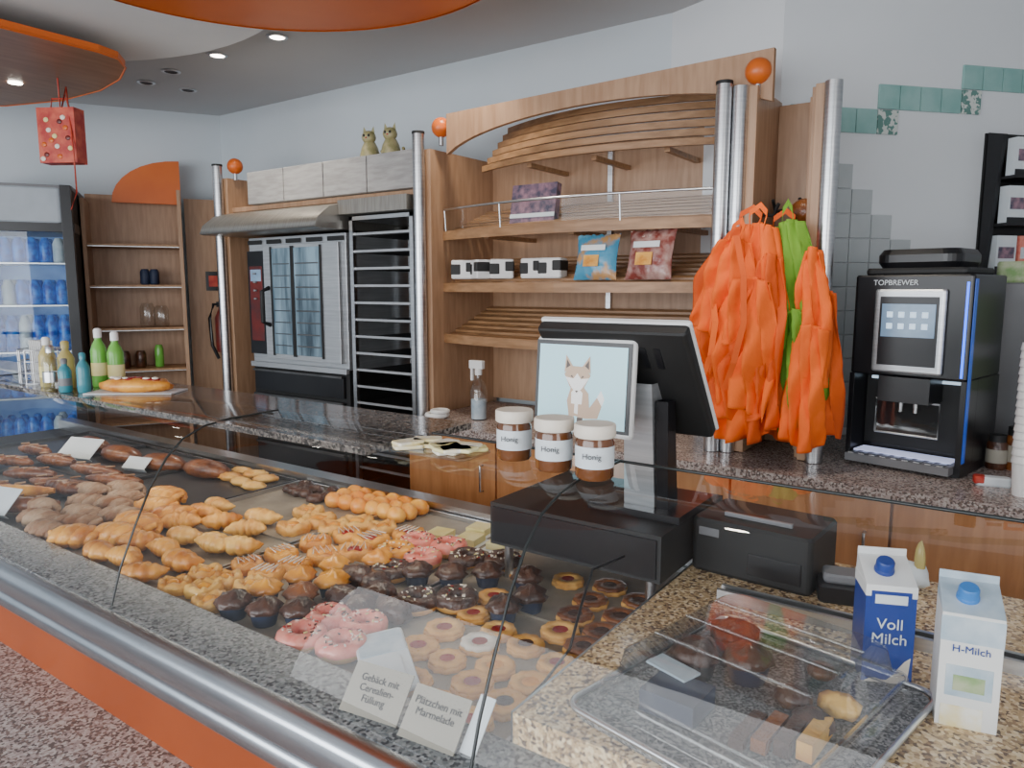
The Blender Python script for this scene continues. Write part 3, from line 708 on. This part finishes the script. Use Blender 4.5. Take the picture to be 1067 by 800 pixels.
for x,y in [(-1.22,1.19),(-1.20,1.11),(-1.27,1.12),(-1.27,1.22),(-1.13,1.14),(-1.34,1.23)]: roll(b,x,y,rnd(0,180),'choc',.055,.038,.030,.35)
for x,y in [(-1.19,1.49),(-1.10,1.53),(-1.05,1.27),(-1.30,1.31),(-1.12,1.21)]: donut(b,x,y,'choc')
b.build()
b=MB("pink_donuts")
for x,y in [(-1.22,1.03),(-1.13,1.05),(-1.20,.94),(-1.10,.96)]: donut(b,x,y,'pink')
for x,y in [(-1.39,1.51),(-1.29,1.42),(-1.29,1.53)]: donut(b,x,y,'pink')
donut(b,-1.39,1.42,'bun')
b.build()
b=MB("filled_muffins")
for x,y in [(-1.22,1.32),(-1.14,1.36),(-1.07,1.42),(-.92,1.28),(-.90,1.36),(-.97,1.45)]: muffin(b,x,y,'choc','cupb',.95)
b.build()
b=MB("linzer_cookies")
for i,(x,y) in enumerate([(-.99,1.16),(-.99,1.25),(-1.01,1.35),(-.89,1.14),(-.80,1.20),(-.78,1.29),(-.80,1.10),(-.90,1.05),(-.81,1.01),(-.71,.99),(-.72,1.08),(-.99,1.07),(-1.02,1.52),(-.90,.96),(-.99,.98),(-.81,.92),(-.71,1.17),(-.90,1.55),(-.89,1.22),(-.72,.91)]):
    linzer(b,x+rnd(-.010,.010),y+rnd(-.010,.010),rnd(0,60),'choc' if i in(4,9,15) else ('bun' if i in (6,10) else 'jam'),rnd(.038,.044),'cream' if i in (3,12) else 'linz')
b.build()
b=MB("chocolate_cookies")
for x,y in [(-.70,1.34),(-.70,1.43),(-.79,1.38),(-.80,1.47),(-.70,1.26),(-.70,1.53),(-.80,1.57)]: linzer(b,x,y,0,'choc',.042,'lye')
b.build()
b=MB("sheet_cake_slices")
for x,y in [(-1.40,1.62),(-1.30,1.64),(-1.20,1.66),(-1.33,1.73),(-1.22,1.74)]:
    X=TR(x,y,ZT)@RZ(8); b.box((-.045,-.045,0),(.045,.045,.002),'paper',X); b.box((-.033,-.035,.002),(.033,.035,.022),'yellow',X)
b.build(.003)
def card(x,y,z,w,h,lean,rz,m='paper',body=None,name="price_card"):
    b=MB(name); X=TR(x,y,z)@RZ(rz)@RX(-lean)
    b.box((-w/2,-.001,0),(w/2,.001,h),m,X); b.box((-w/2,0,0),(w/2,.02,.002),m,X)
    o=b.build()
    if body: text(o,"card_text",body,h*.20,X@TR(0,-.002,h*.66)@RX(90),'black')
card(-3.36,1.45,.885,.20,.11,50,15); card(-2.75,.91,.885,.17,.10,45,15); card(-2.95,1.5,.885,.12,.06,50,15)
card(-.86,.80,.899,.12,.085,42,8,'beige',"Gebäck mit\nCerealien-\nFüllung"); card(-.73,.80,.899,.11,.085,42,5,'beige',"Plätzchen mit\nMarmelade"); card(-.66,.82,.899,.03,.09,40,0,'paper')
b=MB("packaged_label_bag"); X=TR(-.97,.955,ZT+.025)@RZ(-38)@RX(6)
b.rbox((-.12,-.05,0),(.12,.05,.010),'paper',X,.01); b.box((-.11,-.045,.0105),(-.02,.045,.0115),'ltblue',X); b.box((.0,-.03,.0105),(.1,.03,.0115),'paper',X); b.build()

# ------------------------------------------------------------------ glass-top items
ZG=1.289
for x,y,rz in ((-.80,1.15,0),(-.69,1.12,20),(-.60,1.11,-10)):
    b=MB("jam_jar"); X=TR(x,y,ZG)@RZ(rz)
    b.lathe([(.030,0),(.034,.005),(.034,.066),(.030,.076)],'honey',X,24); b.lathe([(.0345,.022),(.0347,.060)],'paper',X,24,cap=False)
    b.lathe([(.035,.074),(.037,.077),(.037,.094),(.035,.097)],'cream',X,24)
    o=b.build(); text(o,"jar_label","Honig",.014,X@RZ(20-rz)@TR(0,-.0365,.040)@RX(90),'black')
b=MB("cheese_snack_plate"); X=TR(-.96,1.11,ZG)@RZ(4); b.rbox((-.10,-.055,0),(.10,.055,.005),'pglass',X,.02)
for i in range(16): b.rbox((-.03,-.02,0),(.03,.02,.007),random.choice(['yellow','ylw']),X@TR(rnd(-.07,.07),rnd(-.030,.030),.006+(i//8)*.007)@RZ(rnd(0,90)),.006)
b.build()
ZG=1.285
def bottle(x,y,m,cap,h=.19,r=.026,name="squeeze_bottle"):
    b=MB(name); X=TR(x,y,ZG); b.lathe([(r*.9,0),(r,.006),(r,h*.62),(r*.75,h*.72),(r*.42,h*.8),(r*.42,h*.86)],m,X,18); b.lathe([(r*.5,h*.84),(r*.5,h*.97),(r*.3,h)],cap,X,14); b.lathe([(r*1.01,h*.2),(r*1.01,h*.42)],'yellow' if cap=='white' else cap,X,18,cap=False); b.build()
bottle(-2.57,1.22,'greenb','white',.20); bottle(-2.50,1.24,'greenb','white',.19); bottle(-2.47,1.12,'tealb','tealb',.13,.02); bottle(-2.63,1.14,'yb','yb',.16); bottle(-2.72,1.12,'yb','white',.17); bottle(-2.60,1.08,'pglass','steel',.15); bottle(-2.53,1.09,'tealb','grey',.11,.02)
b=MB("pizza_bread"); X=TR(-2.34,1.22,ZG)@RZ(35); b.box((-.14,-.06,0),(.14,.06,.004),'paper',X); b.ell((0,0,.022),(.12,.05,.026),'crust',X,18,8,.2,10,flat=-.7); b.ell((.0,0,.040),(.09,.03,.01),'jam',X,14,6,.3,14)
for i in range(8): b.ell((rnd(-.08,.08),rnd(-.02,.02),.047),(.012,.009,.004),'cream',X,8,6)
b.build()
b=MB("cutlery_basket"); X=TR(-2.86,1.16,ZG)
for z in (.003,.04,.08,.12): b.torus((0,0,z),.07,.0025,'steel',X,24,6)
for i in range(16): a=i*pi/8; b.tube([(.07*cos(a),.07*sin(a),0),(.07*cos(a),.07*sin(a),.12)],.002,'steel',X,5)
b.cyl((0,0,0),.07,.003,'steel',X)
for i in range(7): b.box((-.045+i*.014,-.02,.004),(-.04+i*.014,.02,.15),'white',X)
b.build()

# ------------------------------------------------------------------ cash register
b=MB("cash_register")
b.box((-1.09,1.46,.965),(-.62,1.86,1.075),'blackm'); b.box((-1.08,1.455,.975),(-.63,1.46,1.065),'black')
for x in (-1.06,-.66):
    for y in (1.50,1.80): b.cyl((x,y,.868 if y<1.79 else .905),.012,.10 if y<1.79 else .06,'steel',n=10)
b.box((-.86,1.56,1.075),(-.62,1.80,1.092),'black')
b.add([(-.78,1.60,1.09),(-.70,1.60,1.09),(-.70,1.68,1.09),(-.78,1.68,1.09),(-.76,1.545,1.40),(-.69,1.545,1.40),(-.69,1.60,1.40),(-.76,1.60,1.40)],[(0,1,5,4),(1,2,6,5),(2,3,7,6),(3,0,4,7)],'steelp')
b.add([(-.695,1.60,1.09),(-.665,1.60,1.09),(-.665,1.66,1.09),(-.695,1.66,1.09),(-.685,1.56,1.36),(-.655,1.56,1.36),(-.655,1.60,1.36),(-.685,1.60,1.36)],[(0,1,5,4),(1,2,6,5),(2,3,7,6),(3,0,4,7)],'black')
XM=TR(-.78,1.70,1.275)@RX(37)
b.rbox((-.19,-.022,0),(.19,.012,.325),'blackm',XM,.01); b.rbox((-.193,.008,-.005),(.193,.022,.33),'white',XM,.008); b.box((-.175,.022,.01),(.175,.024,.31),'scr',XM)
b.box((-.05,-.035,.05),(.06,-.02,.16),'black',XM)
for i in range(8): b.box((-.14+i*.035,-.0235,.22),(-.125+i*.035,-.022,.28),'black',XM)
XC=TR(-.845,1.485,1.278)@RZ(-2)@RX(-4)
b.rbox((-.135,0,0),(.135,.025,.225),'white',XC,.012); b.box((-.130,-.002,.010),(.130,0,.218),'black',XC)
b.box((-.120,-.004,.018),(.120,-.002,.208),'scr',XC)
b.box((-.05,.02,.04),(.05,.10,.14),'blackm',XC)
XF=XC@TR(-.01,-.0045,.03)@Matrix.Scale(.66,4)
def poly(p,m,d=0):
    n=len(p); b.add([(x,-.0002*d,z) for x,z in p],[tuple(range(n))],m,XF)
poly([(-.03,.02),(.04,.01),(.055,.05),(.05,.10),(.02,.13),(-.025,.12),(-.04,.07)],'fur1',1)
poly([(.04,.01),(.09,.015),(.105,.06),(.085,.09),(.055,.05)],'fur1',1); poly([(.105,.06),(.085,.09),(.10,.115),(.115,.085)],'fur2',2)
poly([(-.02,.03),(.02,.02),(.025,.10),(0,.125),(-.022,.10)],'fur2',2)
poly([(-.03,0),(-.008,0),(-.006,.06),(-.03,.06)],'fur1',3); poly([(.008,0),(.028,0),(.03,.06),(.008,.06)],'fur1',3)
poly([(-.032,-.006),(-.006,-.006),(-.006,.012),(-.032,.012)],'fur3',4); poly([(.006,-.006),(.030,-.006),(.030,.012),(.006,.012)],'fur3',4)
poly([(-.055,.165),(-.03,.12),(0,.10),(.03,.12),(.055,.165),(.03,.195),(-.03,.195)],'fur1',4)
poly([(-.05,.155),(-.02,.115),(0,.10),(.02,.115),(.05,.155),(.015,.15),(0,.17),(-.015,.15)],'fur2',5)
poly([(-.055,.17),(-.02,.195),(-.05,.235)],'fur1',5); poly([(.055,.17),(.02,.195),(.05,.235)],'fur1',5)
poly([(-.048,.185),(-.03,.197),(-.046,.218)],'fur3',6); poly([(.048,.185),(.03,.197),(.046,.218)],'fur3',6)
poly([(-.007,.108),(.007,.108),(0,.099)],'fur3',7)
for sx in (-1,1): poly([(sx*.016,.152),(sx*.028,.158),(sx*.022,.163)],'fur3',7)
b.build()
b=MB("receipt_printer"); X=TR(-.47,1.72,.95)@RZ(-4)
b.rbox((-.14,-.10,0),(.14,.10,.13),'blackm',X,.015); b.box((-.08,-.05,.13),(.08,-.04,.14),'grey',X); b.box((-.12,-.102,.09),(-.07,-.099,.11),'grey',X); b.box((.0,-.103,.02),(.12,-.099,.07),'black',X); b.build(.003)
b=MB("card_reader"); X=TR(-.27,1.65,.95)@RZ(15)
b.rbox((-.06,-.035,0),(.06,.045,.04),'black',X,.01); b.rbox((-.05,-.02,.04),(.03,.04,.06),'grey',X,.01); b.build()
b=MB("power_cable"); b.tube([(-.70,1.44,1.02),(-.72,1.33,1.02),(-.70,1.25,.98),(-.67,1.15,.93),(-.665,1.05,.91),(-.665,.97,.90)],.003,'black',n=6); b.build()
b=MB("tissue_bundle"); X=TR(-.18,1.80,.95); b.ell((0,0,.03),(.05,.03,.03),'paper',X,12,7,.5,12,flat=-.9); b.ell((.03,0,.06),(.012,.01,.05),'yb',X,10,7,.3,9); b.build()

# ------------------------------------------------------------------ milk cartons
def carton(x,y,rz,style,w=.073,h=.185):
    b=MB("milk_carton"); X=TR(x,y,.95)@RZ(rz); a=w/2
    b.box((-a,-a,0),(a,a,h),'blue' if style==0 else 'white',X)
    m='white' if style==0 else 'ltblue'
    b.add([(-a,-a,h),(a,-a,h),(a,a*.9,h+.028),(-a,a*.9,h+.028),(a,a,h),(-a,a,h)],[(0,1,2,3),(1,4,2),(0,3,5),(3,2,4,5)],m,X)
    b.box((-a,a*.86,h+.022),(a,a*.92,h+.040),m,X)
    XCc=X@TR(-.005,-.004,h+.012)@RX(20); b.lathe([(.016,0),(.016,.006),(.0145,.007),(.0145,.020),(.0125,.023)],'blue' if style==0 else 'capb',XCc,20)
    e=.0006
    if style==0:
        b.box((-a-e,-a-e,h-.02),(a+e,a+e,h),'white',X); b.box((-a+.008,-a-e*2,h-.038),(a-.008,-a,h-.010),'blue',X)
        b.box((-a+.014,-a-.0015,h-.032),(a-.014,-a,h-.016),'paper',X)
        for Xs in (X, X@RZ(90)):
            pts=[(-a*.9,.012)]+[(-a*.9+ w*.9*t,.012+.045*t*t+.006*sin(9*t)) for t in [i/8 for i in range(1,9)]]+[(a*.8,.01)]
            b.add([(px,-a-.0012,pz) for px,pz in pts],[tuple(range(len(pts)))],'cream',Xs)
    else:
        b.box((-a-e,-a-e,h-.045),(a+e,-a+e,h-.005),'ltblue',X); b.box((-a+.01,-a-e*2,.05),(a-.01,-a,.10),'ltblue',X); b.box((-a+.006,-a-e*2,.0),(a-.02,-a,.035),'ylw',X); b.box((-a+.02,-a-e*3,.06),(a-.02,-a,.085),'herb',X)
        b.box((a-e,-a+.01,.02),(a+e,a-.01,.13),'ylw',X); b.box((a-e,-a+.014,.05),(a+e*2,a-.02,.09),'ltblue',X)
    o=b.build(.0015)
    if style==0:
        text(o,"carton_text","Voll\nMilch",.026,X@TR(0,-a-.0016,h-.075)@RX(90),'paper')
        text(o,"carton_text_side","Frische\nMilch",.016,X@TR(a+.0016,0,h-.08)@RZ(90)@RX(90),'paper')
    else:
        text(o,"carton_text","H-Milch",.016,X@TR(0,-a-.0016,h-.06)@RX(90),'blue')
        text(o,"carton_text_side","1,5% Fett",.012,X@TR(a+.0016,0,h-.04)@RZ(90)@RX(90),'blue')
carton(-.160,1.34,22,0,.078,.182); carton(-.035,1.29,10,1,.082,.182)

# ------------------------------------------------------------------ sample tray with clear lid
X=TR(-.31,1.12,.95)@RZ(-12)
b=MB("covered_sample_tray")
b.rbox((-.20,-.23,0),(.20,.23,.012),'gran_s',X,.04,6)
pts=[]
for cx,cy,a0 in ((.17,-.20,-pi/2),(.17,.20,0),(-.17,.20,pi/2),(-.17,-.20,pi)):
    for i in range(6): t=a0+i/5*pi/2; pts.append((cx+.03*cos(t),cy+.03*sin(t),.015))
b.tube(pts+[pts[0]],.005,'steel',X,8)
def rr(hx,hy,r,z):
    o=[]
    for cx,cy,a0 in ((hx-r,-hy+r,-pi/2),(hx-r,hy-r,0),(-hx+r,hy-r,pi/2),(-hx+r,-hy+r,pi)):
        for i in range(6): t=a0+i/5*pi/2; o.append((cx+r*cos(t),cy+r*sin(t),z))
    return o
b.loft([rr(.175,.20,.02,.013),rr(.175,.20,.02,.020),rr(.165,.19,.02,.022),rr(.158,.183,.02,.045),rr(.166,.19,.02,.048),rr(.166,.19,.02,.052),rr(.155,.18,.03,.054),rr(.146,.17,.03,.100),rr(.128,.152,.03,.112)],'pglass',X)
b.add(rr(.128,.152,.03,.112),[tuple(range(24))],'pglass',X)
for yy in (-.09,0,.09): b.tube([(-.13,yy,.1125),(.13,yy,.1125)],.003,'pglass',X,6)
q=rr(.167,.191,.02,.050); b.tube(q+[q[0]],.003,'pglass',X,6)
def mf(x,y,m,c='cupb'):
    b.lathe([(.028,.014),(.036,.050)],c,X@TR(x,y,0),30,scal=.03,sk=15); b.ell((x,y,.050),(.043,.043,.026),m,X,16,8,.3,14,flat=-.1)
mf(-.10,.11,'choc'); mf(-.04,.05,'choc'); mf(-.11,.0,'choc','blackm')
b.lathe([(.024,.014),(.030,.06),(.031,.06)],'pglass',X@TR(.05,.13,0),20); b.ell((.05,.13,.035),(.024,.024,.014),'lye',X)
b.box((-.13,-.14,.014),(-.04,-.06,.05),'cupb',X@RZ(8)); b.box((-.14,-.10,.05),(-.06,-.06,.054),'ltblue',X@RZ(-6))
for i in range(4): b.box((.02+i*.028,-.14+i*.012,.014),(.042+i*.028,-.05+i*.012,.030+.004*i),['choc','lye','choc','crust2'][i],X@RZ(6))
for x,y,m in ((.05,.03,'choc'),(.11,.06,'crust2'),(.10,-.01,'choc')): b.ell((x,y,.028),(.032,.026,.018),m,X,14,8,.3,9,flat=-.7)
b.build()

# ------------------------------------------------------------------ light
w=bpy.data.worlds.new("daylight"); SC.world=w; w.use_nodes=True
bg=w.node_tree.nodes["Background"]; bg.inputs[0].default_value=(.86,.93,1,1); bg.inputs[1].default_value=1.0
def area(name,loc,rot,sx,sy,e,col):
    ld=bpy.data.lights.new(name,'AREA'); ld.shape='RECTANGLE'; ld.size=sx; ld.size_y=sy; ld.energy=e; ld.color=col
    o=bpy.data.objects.new(name,ld); COL.objects.link(o); o.location=loc; o.rotation_euler=[radians(a) for a in rot]
area("shop_window_daylight",(-2.0,-3.2,1.7),(90,0,0),6,2.2,255,(.93,.96,1))
area("side_window_daylight",(2.2,.2,1.8),(90,0,80),3,2,80,(1,.98,.96))
